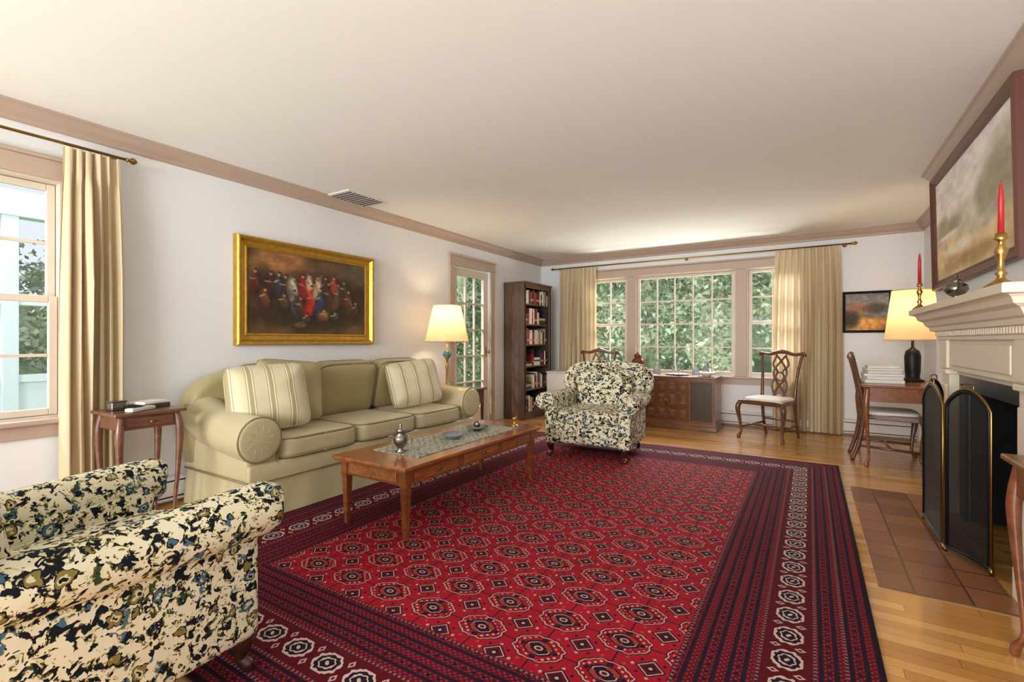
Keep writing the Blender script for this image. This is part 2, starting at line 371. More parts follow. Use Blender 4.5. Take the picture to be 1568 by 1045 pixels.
def heater(name,L,loc,rz):
    b=B(name)
    prof=[(0,.0),(-.055,.03),(-.06,.15),(-.045,.185),(0,.2)]
    vs=[(-L/2,y,z) for y,z in prof]+[(L/2,y,z) for y,z in prof]; k=5
    b.add(vs,[(i,(i+1)%k,(i+1)%k+k,i+k) for i in range(k)]+[list(range(k)),list(range(k,2*k))[::-1]],m_white,False)
    b.bx(-L/2,L/2,-.063,-.058,.05,.058,m_black); b.bx(-L/2,L/2,-.061,-.05,.158,.166,m_black)
    b.make(loc,rz)
heater('baseboard_back',XR-XL-.14,((XR+XL)/2,YB,0),0)
heater('baseboard_left',5.75,(XL,1.83,0),PI/2)
b=B('baseboard_right'); b.bx(XR-.02,XR,5.06,YB-.07,0,.12,m_trim); b.make()
def window(name,w,z0,z1,nc,nr,double,loc,rz,stool=True):
    b=B(name); h=z1-z0; y0,y1=.03,.07
    b.bx(-w/2,w/2,.0,.15,z0,z0+.012,m_sash); b.bx(-w/2,w/2,0,.15,z1-.012,z1,m_sash)
    for s in (-1,1): b.bx(s*w/2,s*(w/2-.012),0,.15,z0+.012,z1-.012,m_sash)
    wi=w-.03; parts=[(z0+.015,z1-.015,y0)]
    if double:
        mid=(z0+z1)/2; parts=[(z0+.015,mid+.018,y0),(mid-.018,z1-.015,y1)]
    for (a,c,yy) in parts:
        f=.04
        b.bx(-wi/2,-wi/2+f,yy,yy+.035,a,c,m_sash,.004); b.bx(wi/2-f,wi/2,yy,yy+.035,a,c,m_sash,.004)
        b.bx(-wi/2+f,wi/2-f,yy,yy+.035,a,a+f,m_sash,.004); b.bx(-wi/2+f,wi/2-f,yy,yy+.035,c-f,c,m_sash,.004)
        for i in range(1,nc):
            xx=-wi/2+f+(wi-2*f)*i/nc; b.bx(xx-.009,xx+.009,yy+.005,yy+.03,a+f,c-f,m_sash)
        for i in range(1,nr):
            zz=a+f+(c-a-2*f)*i/nr; b.bx(-wi/2+f,wi/2-f,yy+.006,yy+.029,zz-.009,zz+.009,m_sash)
        b.add([(-wi/2+f,yy+.018,a+f),(wi/2-f,yy+.018,a+f),(wi/2-f,yy+.018,c-f),(-wi/2+f,yy+.018,c-f)],[(0,1,2,3)],m_glass,False)
    return b.make(loc,rz)
window('window_1',LW[1]-LW[0],LW[2],LW[3],3,2,True,(XL,(LW[0]+LW[1])/2,0),PI/2)
for i,(a,c) in enumerate(BW):
    window('window_%d'%(i+2),c-a,BZ[0],BZ[1],5 if i==1 else 2,4 if i==1 else 2,i!=1,((a+c)/2,YB,0),0)
def casing(name,x0,x1,z0,z1,loc,rz,mull=(),w=.09,stool=True,bottom=True):
    b=B(name)
    b.bx(x0-w,x0,-.022,0,z0,z1,m_trim,.004); b.bx(x1,x1+w,-.022,0,z0,z1,m_trim,.004)
    b.bx(x0-w-.01,x1+w+.01,-.028,0,z1,z1+w+.02,m_trim,.004); b.bx(x0-w-.02,x1+w+.02,-.045,0,z1+w+.02,z1+w+.045,m_trim,.006)
    for a,c in mull: b.bx(a,c,-.022,0,z0,z1,m_trim,.004)
    if bottom:
        b.bx(x0-w-.03,x1+w+.03,-.06,0,z0-.03,z0,m_trim,.008); b.bx(x0-w,x1+w,-.02,0,z0-.11,z0-.03,m_trim,.004)
    b.make(loc,rz)
casing('trim_6',LW[0],LW[1],LW[2],LW[3],(XL,0,0),PI/2)
casing('trim_7',BW[0][0],BW[2][1],BZ[0],BZ[1],(0,YB,0),0,mull=[(BW[0][1],BW[1][0]),(BW[1][1],BW[2][0])])
casing('trim_8',DR[0],DR[1],0,DR[3],(XL,0,0),PI/2,bottom=False)
def door():
    b=B('door_1'); w=DR[1]-DR[0]-.02; h=DR[3]-.02; y0,y1=.03,.07; st=.1; br=.24
    b.bx(-w/2,-w/2+st,y0,y1,.01,h,m_sash,.004); b.bx(w/2-st,w/2,y0,y1,.01,h,m_sash,.004)
    b.bx(-w/2+st,w/2-st,y0,y1,.01,br,m_sash,.004); b.bx(-w/2+st,w/2-st,y0,y1,h-st,h,m_sash,.004)
    iw=w-2*st; ih=h-st-br
    for i in range(1,3): b.bx(-iw/2+iw*i/3-.01,-iw/2+iw*i/3+.01,y0+.005,y1-.005,br,h-st,m_sash)
    for i in range(1,5): b.bx(-iw/2,iw/2,y0+.006,y1-.006,br+ih*i/5-.01,br+ih*i/5+.01,m_sash)
    b.add([(-iw/2,.05,br),(iw/2,.05,br),(iw/2,.05,h-st),(-iw/2,.05,h-st)],[(0,1,2,3)],m_glass,False)
    b.sphere((w/2-.05,-.02,1.0),.025,m_brass); b.tube([(w/2-.05,.03,1.0),(w/2-.05,-.02,1.0)],.009,m_brass); b.bx(w/2-.065,w/2-.035,.024,.03,.93,1.07,m_brass)
    for z in (.3,1.1,1.85): b.bx(-w/2-.004,-w/2+.012,.018,.032,z-.05,z+.05,m_brass)
    b.make((XL,(DR[0]+DR[1])/2,0),PI/2)
door()
b=B('ceiling_vent'); b.bx(-3.80,-3.5,2.86,3.32,H-.012,H,m_white,.003)
for i in range(9): b.bx(-3.78,-3.52,2.90+i*.045,2.915+i*.045,H-.016,H-.011,m_slate)
b.make()
# ------------------------------------------------------------------ curtains + rods
def curtain(name,a0,a1,z0,z1,folds,loc,rz,taper=0.0,ph=0,side=0):
    b=B(name); nu=folds*12; nv=30; vs=[];fs=[]
    for j in range(nv+1):
        t=j/nv; z=z1+(z0-z1)*t
        for i in range(nu+1):
            u=i/nu; w=(a1-a0)*(1-taper*math.exp(-((t-.0)*3.0)))
            a=(a0+(a1-a0)/2)+side*(a1-a0)*taper*.5*math.exp(-t*3)+ (u-.5)*w
            amp=.02+.026*min(1,t*3)
            f=math.sin(2*PI*folds*u+ph+.9*math.sin(5*u+2*t)+.35*math.sin(17*u)); f=math.copysign(abs(f)**.8,f)
            g=amp*f*(1+.35*math.sin(13*u+1.3+t))+.012*math.sin(3*t+9*u)
            if t<.07: g=amp*.9*math.copysign(abs(f)**.3,f)
            elif t<.10: g*=.55
            vs.append((a+.008*math.sin(4*PI*folds*u+t*2),g,z))
    for j in range(nv):
        for i in range(nu): k=j*(nu+1)+i; fs.append((k,k+1,k+nu+2,k+nu+1))
    b.add(vs,fs,m_curt,True); return b.make(loc,rz)
def rod(name,a0,a1,loc,rz,br):
    b=B(name); b.tube([(a0,0,0),(a1,0,0)],.009,m_dbrass,12)
    for a,s in ((a0,-1),(a1,1)):
        M=Matrix.Translation((a,0,0))@RY(s*PI/2); b.lathe([(.009,0),(.015,.008),(.009,.016),(.022,.035),(.02,.047),(.006,.062),(0,.066)],(0,0,0),m_dbrass,14,M=M)
    for a in br: b.tube([(a,0,0),(a,.09,0)],.008,m_dbrass); b.lathe([(.025,0),(.02,.008)],(0,0,0),m_dbrass,12,M=Matrix.Translation((a,.1,0))@RX(PI/2))
    b.make(loc,rz)
rod('curtain_rod',-.25,1.31,(XL+.11,0,2.325),PI/2,(-.1,1.27))
rod('curtain_rod',-3.56,.42,(0,YB-.11,2.325),0,(-3.5,-1.5,.36))
curtain('curtain',.99,1.29,.02,2.31,6,(XL+.11,0,0),PI/2,.12,.4)
curtain('curtain',-3.5,-2.8,.02,2.31,9,(0,YB-.11,0),0,.1,0)
curtain('curtain',-.42,.34,.02,2.31,10,(0,YB-.11,0),0,.1,1.0)
# ------------------------------------------------------------------ rug
b=B('area_rug'); b.bx(-RHX,RHX,-RHY,RHY,0,.012,m_rug); b.make((-1.365,3.04,0.0005))
RZ0=.0125
# ------------------------------------------------------------------ sofa  (local front +X)
def sofa():
    b=B('sofa')
    vs=[];fs=[];N=160; x0,x1,y0,y1=-.40,.40,-1.17,1.17
    per=[]
    for i in range(N):
        t=i/N*4
        if t<1: p=(x0+(x1-x0)*t,y0,0,-1)
        elif t<2: p=(x1,y0+(y1-y0)*(t-1),1,0)
        elif t<3: p=(x1-(x1-x0)*(t-2),y1,0,1)
        else: p=(x0,y1-(y1-y0)*(t-3),-1,0)
        per.append(p)
    for j in range(4):
        z=[.245,.16,.08,.003][j]; fl=[0,.012,.022,.03][j]
        for i,(x,y,nx,ny) in enumerate(per):
            w=fl*(.7+.3*math.sin(i*1.1)); vs.append((x+nx*w,y+ny*w,z))
    for j in range(3):
        for i in range(N): i2=(i+1)%N; fs.append((j*N+i,j*N+i2,(j+1)*N+i2,(j+1)*N+i))
    b.add(vs,fs,m_sofa,True)
    b.bx(-.41,.41,-1.18,1.18,.24,.36,m_sofa,.02,3)
    b.tube([(.412,-1.17,.25),(.412,1.17,.25)],.008,m_pipe,8); b.tube([(-.4,-1.182,.25),(.4,-1.182,.25)],.008,m_pipe,8)
    for s in (-1,1):
        b.bx(-.38,.40,s*.97,s*1.19,.25,.52,m_sofa,.03,3)
        pts=[(-.40,s*1.11,.66),(-.3,s*1.11,.63),(-.1,s*1.11,.565),(.15,s*1.11,.53),(.35,s*1.115,.52),(.42,s*1.115,.52),(.438,s*1.115,.52)]
        b.tube(spl(pts,4),lerpl([.12,.14,.145,.145,.148,.15,.12],25),m_sofa,26)
        ring=[(.425,s*1.115+.142*math.cos(a),.52+.142*math.sin(a)) for a in np.linspace(0,2*PI,29)]
        b.tube(ring,.007,m_pipe,6)
        for k in range(11):
            a=2*PI*k/11+.1; b.tube([(.434,s*1.115+.03*math.cos(a),.52+.03*math.sin(a)),(.437,s*1.115+.08*math.cos(a+.1),.52+.08*math.sin(a+.1)),(.430,s*1.115+.13*math.cos(a+.15),.52+.13*math.sin(a+.15))],[.002,.004,.003],m_sofa,6)
        b.tube([(.402,s*.985,.27),(.402,s*.985,.42)],.007,m_pipe,6)
    half=[(1.20,.30),(1.23,.55),(1.235,.70),(1.19,.81),(1.08,.895),(.92,.945),(.6,.955),(0,.96)]
    out=half+[(-y,z) for y,z in half[::-1][1:]]
    M=Matrix(((0,0,1,-.43),(1,0,0,0),(0,1,0,0),(0,0,0,1)))
    b.prism(out,.2,m_sofab,.06,4,M=M)
    ed=[-.97,-.325,.325,.97]
    for i in range(3):
        c=(ed[i]+ed[i+1])/2; w=ed[i+1]-ed[i]-.004
        b.cushion((.10,c,.43),(.66,w,.17),m_sofa,9,.16,pipe=.007,pm=m_pipe,wr=.02)
    for i in range(3):
        c=(ed[i]+ed[i+1])/2; w=ed[i+1]-ed[i]-.01
        b.cushion((-.175,c,.735),(.47,w,.2),m_sofab,7,.3,rot=RY(math.radians(-78)),pipe=.006,pm=m_pipe,wr=.03)
    return b.make((-3.39,2.85,0),0)
sofa()
def pillow(loc,rot,size,mat,name='throw_pillow'):
    b=B(name); b.cushion((0,0,0),size,mat,10,.82,div=14,wr=.05)
    n=10;pp=[]
    for i in range(49):
        a=2*PI*i/48; cx,sy=math.cos(a),math.sin(a); r=(abs(cx)**n+abs(sy)**n)**(1/n); pp.append((cx/r*size[0]/2,sy/r*size[1]/2,0))
    b.tube(pp,.008,m_pipe if mat is m_sofab else mat,6)
    o=b.make(loc); o.rotation_euler=rot; return o
def prot(yaw,lean,roll=0):
    R=RZ(yaw)@RY(PI/2-lean)@RZ(PI/2+roll); return R.to_euler()
pillow((-3.26,1.97,.755),prot(-.35,.35,.05),(.52,.46,.20),m_stripe)
pillow((-3.42,2.24,.77),prot(-.15,.25,-.1),(.50,.46,.16),m_sofab)
pillow((-3.24,3.42,.75),prot(-.45,.3,.12),(.50,.42,.18),m_stripe)
# ------------------------------------------------------------------ armchairs (front -Y)
def armchair():
    b=B('armchair'); F=m_floral
    b.bx(-.34,.34,-.36,.34,.13,.35,F,.035,4)
    b.cushion((0,-.08,.405),(.55,.62,.15),F,7,.2,pipe=.006,pm=F)
    for s in (-1,1):
        b.bx(s*.27,s*.375,-.385,.30,.12,.55,F,.035,4)
        pts=[(s*.36,-.42,.555),(s*.36,-.40,.556),(s*.36,-.2,.552),(s*.355,0,.548),(s*.35,.2,.552),(s*.345,.30,.56)]
        b.tube(spl(pts,4),lerpl([.062,.09,.088,.082,.078,.074],21),F,20)
        b.sphere((s*.36,-.418,.555),(.062,.02,.062),F)
        b.tube([(s*.36+.075*math.cos(a),-.415,.555+.075*math.sin(a)) for a in np.linspace(0,2*PI,21)],.005,F,6)
    half=[(.29,.16),(.31,.36),(.33,.55),(.385,.64),(.40,.74),(.385,.83),(.32,.885),(.2,.915),(0,.925)]
    out=half+[(-x,z) for x,z in half[::-1][1:]]
    M=Matrix.Translation((0,.37,0))@RX(math.radians(-8))@Matrix(((1,0,0,0),(0,0,-1,.0),(0,1,0,0),(0,0,0,1)))
    b.prism(out,.12,F,.05,4,M=M)
    M2=Matrix.Translation((0,.37,0))@RX(math.radians(-8))
    for s in (-1,1):
        b.tube(spl([(s*.34,-.11,.56),(s*.375,-.13,.66),(s*.375,-.125,.76),(s*.33,-.10,.85)],5),lerpl([.045,.06,.06,.045],16),F,14,M=M2)
    b.tube(spl([(-.33,-.09,.85),(-.2,-.10,.88),(0,-.10,.89),(.2,-.10,.88),(.33,-.09,.85)],5),.05,F,14,M=M2)
    b.cushion((0,.245,.62),(.52,.42,.11),F,6,.25,rot=RX(math.radians(80)))
    for s in (-1,1):
        stube(b,[(s*.30,-.33,.16),(s*.325,-.355,.12),(s*.315,-.345,.05),(s*.33,-.36,.02),(s*.332,-.362,0)],[.035,.034,.018,.022,.018],m_dark)
        stube(b,[(s*.29,.31,.16),(s*.29,.33,.08),(s*.295,.37,0)],[.024,.02,.015],m_dark)
    return b
a1=armchair().make((-1.86,4.66,RZ0),math.radians(5)); a1.scale=(1.14,1.06,.975)
dup(a1,'armchair',(-1.95,.535,RZ0),math.radians(185))
# ------------------------------------------------------------------ chippendale chairs (front -Y)
def chip():
    b=B('chippendale_chair'); W=m_walnut
    M=Matrix.Translation((0,0,.405))
    b.prism([(-.26,-.24),(.26,-.24),(.2,.21),(-.2,.21)],.05,W,.006,2,False,M)
    b.cushion((0,-.02,.465),(.45,.42,.06),m_seat,5,.3)
    for s in (-1,1):
        stube(b,[(s*.235,-.215,.44),(s*.262,-.245,.36),(s*.245,-.225,.2),(s*.235,-.215,.08),(s*.25,-.24,.025),(s*.25,-.245,0)],[.026,.03,.018,.013,.023,.018],W)
        stube(b,[(s*.19,.29,0),(s*.19,.23,.2),(s*.19,.2,.44),(s*.195,.215,.62),(s*.21,.25,.82),(s*.235,.285,.985)],[.017,.018,.021,.018,.016,.017],W,5,8)
        b.tube([(s*.24,-.22,.13),(s*.19,.24,.15)],.012,W,8)
    b.tube([(-.215,0,.14),(.215,0,.14)],.012,W,8); b.tube([(-.19,.215,.2),(.19,.215,.2)],.01,W,8)
    stube(b,[(-.265,.295,.965),(-.25,.29,1.0),(-.15,.285,.985),(-.06,.287,1.01),(0,.288,1.02),(.06,.287,1.01),(.15,.285,.985),(.25,.29,1.0),(.265,.295,.965)],[.01,.018,.02,.024,.026,.024,.02,.018,.01],W,4,8)
    b.box((0,.21,.47),(.14,.03,.05),W,.006)
    for s in (-1,1):
        stube(b,[(s*.05,.212,.48),(s*.035,.22,.56),(-s*.05,.235,.68),(-s*.075,.25,.78),(-s*.02,.27,.88),(s*.06,.282,.98)],.012,W,5,8)
        stube(b,[(s*.05,.212,.48),(s*.085,.225,.6),(s*.06,.24,.7),(s*.03,.25,.78),(s*.09,.265,.86),(s*.05,.28,.97)],.011,W,5,8)
    ring=[(.045*math.cos(a),.243,.72+.05*math.sin(a)) for a in np.linspace(0,2*PI,21)]
    b.tube(ring,.009,W,7)
    return b
c1=chip().make((-.40,6.42,0),math.radians(-22))
dup(c1,'chippendale_chair',(-2.52,6.2,0),math.radians(8))
dup(c1,'chippendale_chair',(.635,5.85,0),math.radians(90))
# ------------------------------------------------------------------ coffee table
def coffee():
    b=B('coffee_table'); W=m_cherryy
    b.bx(-.31,.31,-.79,.79,.408,.43,W,.005,2); b.bx(-.3,.3,-.78,.78,.398,.408,m_cherry)
    b.bx(-.27,.27,-.74,.74,.31,.398,m_cherry)
    for k in range(3):
        y=-.47+k*.47
        b.bx(.27,.276,y-.2,y+.2,.322,.386,m_cherryy,.003); 
        b.sphere((.285,y,.358),.009,m_dbrass); b.tube(spl([(.28,y-.035,.36),(.29,y-.02,.346),(.29,y+.02,.346),(.28,y+.035,.36)],3),.003,m_dbrass,6)
    b.bx(-.2,.2,-.746,-.74,.322,.386,m_cherryy,.003)
    for sx in (-1,1):
        for sy in (-1,1):
            vs=[];x,y=sx*.25,sy*.72
            for z,h in ((.398,.026),(.31,.026),(.30,.023),(0,.012)):
                vs+=[(x-h,y-h,z),(x+h,y-h,z),(x+h,y+h,z),(x-h,y+h,z)]
            fs=[(k*4+i,k*4+(i+1)%4,k*4+4+(i+1)%4,k*4+4+i) for k in range(3) for i in range(4)]+[(0,1,2,3),(12,13,14,15)]
            b.add(vs,fs,m_cherry,False)
    b.make((-2.21,2.72,RZ0))
coffee()
CT=.43+RZ0
b=B('table_runner'); b.bx(-.2,.2,-.56,.6,0,.004,m_runner); b.make((-2.21,2.72,CT))
b=B('silver_sugar_pot'); b.lathe([(.03,0),(.032,.008),(.014,.02),(.03,.04),(.045,.07),(.042,.1),(.02,.12),(.024,.125),(.028,.14),(.012,.155),(.006,.165),(.012,.175),(0,.185)],(0,0,0),m_silver)
stube(b,[(.04,0,.1),(.07,0,.1),(.065,0,.06),(.04,0,.055)],.004,m_silver); stube(b,[(-.04,0,.1),(-.07,0,.1),(-.065,0,.06),(-.04,0,.055)],.004,m_silver); b.make((-2.2,2.20,CT+.004),.6)
b=B('glass_ashtray'); b.lathe([(.05,0),(.085,.03),(.08,.035),(.045,.01),(0,.01)],(0,0,0),m_glassy,12); b.make((-2.2,2.72,CT+.004))
b=B('silver_dish'); b.lathe([(.03,0),(.035,.01),(.09,.03),(.088,.035),(.03,.015),(0,.015)],(0,0,0),m_silver); b.lathe([(.02,.03),(.03,.05),(.02,.07),(0,.08)],(0,0,0),m_silver); b.make((-2.22,3.05,CT+.004))
b=B('candle_holder'); b.lathe([(.035,0),(.03,.01),(.01,.02),(.01,.05),(.02,.06),(.018,.075),(0,.076)],(0,0,0),m_brass); b.make((-2.08,3.38,CT))
# ------------------------------------------------------------------ end tables
def legtable(name,w,d,h,loc,W,Wt,ap=.09,top=.022,rz=0,leg='cab',drawer=True,ls=1.0):
    b=B(name); b.bx(-w/2,w/2,-d/2,d/2,h-top,h,Wt,.007,3,False); b.bx(-w/2+.03,w/2-.03,-d/2+.03,d/2-.03,h-top-ap,h-top,W)
    if drawer:
        b.bx(-w/2+.07,w/2-.07,-d/2+.024,-d/2+.03,h-top-ap+.015,h-top-.012,Wt,.002); b.sphere((0,-d/2+.014,h-top-ap/2),.010,m_dbrass)
    for sx in (-1,1):
        for sy in (-1,1):
            x,y=sx*(w/2-.045),sy*(d/2-.045)
            if leg=='cab': stube(b,[(x,y,h-top),(x+sx*.015,y+sy*.015,h-top-ap-.04),(x+sx*.006,y+sy*.006,h*.45),(x-sx*.006,y-sy*.006,.1),(x+sx*.012,y+sy*.012,.03),(x+sx*.012,y+sy*.012,0)],[.024*ls,.03*ls,.018*ls,.012*ls,.024*ls,.018*ls],W,5)
            else: b.tube([(x,y,h-top),(x,y,h-top-ap),(x,y,0)],[.03,.026,.014],W,4)
    return b.make(loc,rz)
m_end=wood('end_table_wood',C(72,42,32),C(130,86,62))
legtable('end_table',.37,.36,.735,(-3.485,1.285,0),m_end,m_end,.08,rz=PI/2,ls=.75)
b=B('remote_control'); b.box((0,0,.012),(.05,.17,.022),m_white,.006,3); [b.box((x,y,.024),(.008,.008,.004),m_black) for x in (-.013,0,.013) for y in (-.05,-.03,-.01,.01)]; b.make((-3.38,1.25,.735),.5)
b=B('book_stack'); b.box((0,0,.012),(.14,.17,.024),m_dark,.003); b.box((0,.0,.032),(.12,.15,.016),m_paper,.003); b.make((-3.53,1.35,.735),.3)
b=B('trinket_box'); b.box((0,0,.025),(.06,.08,.05),m_silver,.006,3); b.box((0,0,.053),(.064,.084,.008),m_silver,.003); b.make((-3.52,1.18,.735),.2)
legtable('end_table',.46,.50,.60,(-3.50,4.44,0),m_end,m_end,.15,rz=PI/2,leg='sq')
def lamp(name,loc,zt,sh0,sh1,r0,r1,prof,matb,pleat,power):
    b=B(name); b.lathe(prof,(0,0,0),matb,28)
    zb=prof[-1][1]; b.tube([(0,0,zb-.01),(0,0,sh1-.03)],.006,m_brass,8)
    if pleat: 
        b.lathe([(r0,sh0),(r0*.985,sh0+.01),(r1,sh1)],(0,0,0),m_shade,180,mod=lambda a:1+.022*math.sin(a*36),cap=False)
    else: b.lathe([(r0,sh0),(r1,sh1)],(0,0,0),m_shade,48,cap=False)
    for r,z in ((r0,sh0),(r1,sh1)): b.tube([(r*math.cos(a),r*math.sin(a),z) for a in np.linspace(0,2*PI,49)],.005,m_curt,6)
    for k in range(3):
        a=2*PI*k/3; b.tube([(0,0,sh1-.03),(r1*math.cos(a),r1*math.sin(a),sh1-.004)],.003,m_brass,5)
    b.lathe([(.0,0),(.012,.005),(.008,.02),(0,.03)],(0,0,sh1-.035),m_brass,10)
    b.sphere((0,0,(sh0+sh1)/2-.03),(.03,.03,.04),m_paper)
    o=b.make(loc)
    l=bpy.data.lights.new(name+'_bulb','POINT'); l.energy=power; l.color=(1,.76,.46); l.shadow_soft_size=.05
    lo=bpy.data.objects.new(name+'_bulb',l); scene.collection.objects.link(lo); lo.parent=o; lo.location=(0,0,(sh0+sh1)/2+.06)
    return o
b1=[(.075,0),(.075,.02),(.03,.04),(.016,.07),(.014,.2),(.02,.26),(.014,.3),(.016,.34),(.045,.38),(.05,.40),(.03,.43),(.012,.45),(.012,.52)]
o=lamp('table_lamp',(-3.52,4.25,.60),0,.545,.955,.245,.15,b1,m_brass,True,8.5)
bb=B('glaze_collar'); bb.lathe([(.012,.365),(.046,.379),(.052,.40),(.032,.432),(.012,.45)],(0,0,0),m_teal); bb.make((0,0,0),0,o)
# ------------------------------------------------------------------ bookcase
def bookcase():
    b=B('bookcase'); x0,x1,y0,y1,h=-3.85,-3.5,5.97,6.79,2.02; W=m_case
    b.bx(x0,x1,y0,y0+.025,0,h-.03,W); b.bx(x0,x1,y1-.025,y1,0,h-.03,W); b.bx(x0-.005,x1+.02,y0-.015,y1+.015,h-.03,h,W,.006)
    b.bx(x0,x0+.01,y0,y1,.05,h-.03,m_dark); b.bx(x0,x1-.005,y0+.025,y1-.025,0,.08,W)
    zs=[.08,.42,.76,1.08,1.38,1.68]
    for z in zs: b.bx(x0+.01,x1-.02,y0+.025,y1-.025,z-.0,z+.02,W)
    b.bx(x1-.02,x1,y0+.0,y0+.04,.08,h-.03,W,.003); b.bx(x1-.02,x1,y1-.04,y1,.08,h-.03,W,.003)
    b.bx(x1-.02,x1,y0+.04,y1-.04,h-.09,h-.03,W)
    b.make()
    cols=[(150,30,34),(230,224,212),(34,40,60),(60,40,30),(196,170,120),(40,70,60),(236,232,226),(232,228,222),(150,150,156),(30,30,32),(170,60,44)]
    ms=[pmat('book_cloth_%d'%i,C(*c),.6,var=.05) for i,c in enumerate(cols)]
    k=B('books'); tops=zs[1:]+[1.96]
    for i,z in enumerate(zs):
        y=y0+.045; room=tops[i]-z-.03
        while y<y1-.07:
            w=random.uniform(.018,.048); h=min(room,random.uniform(.19,.28)); d=random.uniform(.15,.21)
            if y+w>y1-.045: break
            m=random.choice(ms)
            if random.random()<.08 and y<y1-.3:
                ww=.2; zz=z+.021
                for q in range(random.randint(2,5)):
                    t=random.uniform(.02,.04); k.bx(x1-.24,x1-.04,y,y+ww,zz,zz+t,random.choice(ms),.002); zz+=t+.001
                    if zz>z+room-.05: break
                y+=ww+.004; continue
            k.bx(x1-.04-d,x1-.035,y,y+w,z+.021,z+.021+h-.03,m,.003)
            if random.random()<.6: k.bx(x1-.0352,x1-.0345,y+.003,y+w-.003,z+.07,z+.10,ms[4])
            y+=w+.0015
    k.make()
bookcase()
# ------------------------------------------------------------------ stereo console
def console():
    b=B('console_cabinet'); W=m_console; w=1.18; x0,x1=-w/2,w/2; d=.44
    b.bx(x0-.02,x1+.02,-d/2-.02,d/2,.665,.69,W,.006,3,False); b.bx(x0-.008,x1+.008,-d/2-.01,d/2,.645,.665,W,.004)
    b.bx(x0,x1,-d/2,d/2,.09,.645,W); b.bx(x0-.02,x1+.02,-d/2-.025,d/2,.0,.06,W,.006); b.bx(x0-.01,x1+.01,-d/2-.012,d/2,.06,.09,W,.004)
    f=-d/2
    for s in (-1,1):
        a,c=sorted((s*(w/2-.03),s*(w/2-.30))); b.bx(a,c,f-.006,f,.12,.625,m_lattice)
        for (p,q,r,t) in ((a-.012,a+.006,.108,.637),(c-.006,c+.012,.108,.637)): b.bx(p,q,f-.016,f,r,t,W,.004)
        b.bx(a,c,f-.016,f,.108,.124,W,.004); b.bx(a,c,f-.016,f,.621,.637,W,.004)
    for i in range(4):
        cx=-.205+i*.137
        for (z0,z1) in ((.12,.27),(.285,.46),(.475,.625)):
            pw=.06
            b.bx(cx-pw,cx+pw,f-.01,f,z0,z1,m_walnut,.003)
            vs=[(cx-pw+.01,f-.01,z0+.01),(cx+pw-.01,f-.01,z0+.01),(cx+pw-.01,f-.01,z1-.01),(cx-pw+.01,f-.01,z1-.01)]
            vs+=[(cx-.02,f-.028,z0+.045),(cx+.02,f-.028,z0+.045),(cx+.02,f-.028,z1-.045),(cx-.02,f-.028,z1-.045)]
            b.add(vs,[(0,1,5,4),(1,2,6,5),(2,3,7,6),(3,0,4,7),(4,5,6,7)],W,False)
    for x in (-.015,.015): b.tube(spl([(x,f-.03,.40),(x,f-.045,.37),(x,f-.03,.34)],3),.005,m_brass,6)
    b.make((-1.60,6.67,0))
console()
b=B('ginger_jar'); b.lathe([(.05,0),(.055,.01),(.09,.09),(.1,.15),(.08,.2),(.045,.225),(.05,.235),(.055,.245),(.045,.27),(.015,.285),(.015,.3),(0,.31)],(0,0,0),m_jar); b.make((-2.07,6.70,.69))
for i,(x,y) in enumerate(((-1.78,6.62),(-1.28,6.66),(-1.18,6.78))):
    b=B('glass_decanter'); b.lathe([(.04,0),(.05,.02),(.045,.08),(.015,.12),(.013,.16),(.02,.165),(.008,.17),(.02,.2),(0,.22)],(0,0,0),m_glassy,16); b.make((x,y,.69))
b=B('serving_tray'); b.lathe([(.13,0),(.16,.015),(.155,.02),(.125,.006),(0,.006)],(0,0,0),m_silver,32); b.make((-1.52,6.68,.69))
b=B('goblet_set')
for x,y in ((-.06,0),(.05,.05),(.03,-.07)): b.lathe([(.025,0),(.006,.008),(.006,.05),(.025,.08),(.028,.12),(.026,.12),(.02,.08),(0,.07)],(x,y,0),m_glassy,14)
b.make((-1.52,6.68,.697))
b=B('serving_bowl'); b.lathe([(.04,0),(.05,.015),(.11,.05),(.11,.055),(.04,.02),(0,.02)],(0,0,0),m_paper); b.make((-1.13,6.58,.69))
b=B('storage_cabinet'); b.bx(-.19,.19,-.15,.15,.03,.66,m_white,.006); b.bx(-.2,.2,-.16,.155,.66,.68,m_white,.005); b.bx(-.18,.18,-.156,-.15,.06,.64,m_paper,.003); b.sphere((.14,-.165,.36),.012,m_brass)
for sx in (-1,1):
    for sy in (-1,1): b.bx(sx*.17-.015,sx*.17+.015,sy*.13-.015,sy*.13+.015,0,.03,m_dark)
b.make((-3.3,6.78,0))
# ------------------------------------------------------------------ desk at right
legtable('writing_desk',.92,.66,.75,(.735,5.85,0),m_cherry,m_cherry,.13,rz=-PI/2,leg='cab',ls=.85)
b=B('book_stack'); z=0
for i,(w,d,t,m) in enumerate(((.3,.24,.035,m_paper),(.28,.22,.03,m_seat),(.3,.23,.025,m_paper),(.26,.2,.03,m_white),(.27,.21,.02,m_paper),(.24,.19,.025,m_seat))):
    b.box((0,0,z+t/2),(w,d,t-.002),m,.003,rot=RZ(.06*math.sin(i*2.3))); z+=t
b.make((.585,5.78,.75),.1)
b2=[(.09,0),(.095,.015),(.06,.03),(.055,.05),(.062,.10),(.066,.25),(.055,.30),(.03,.32),(.012,.34),(.012,.42)]
lamp('table_lamp',(.86,6.10,.75),0,.41,.90,.225,.165,b2,m_black,False,5.5)
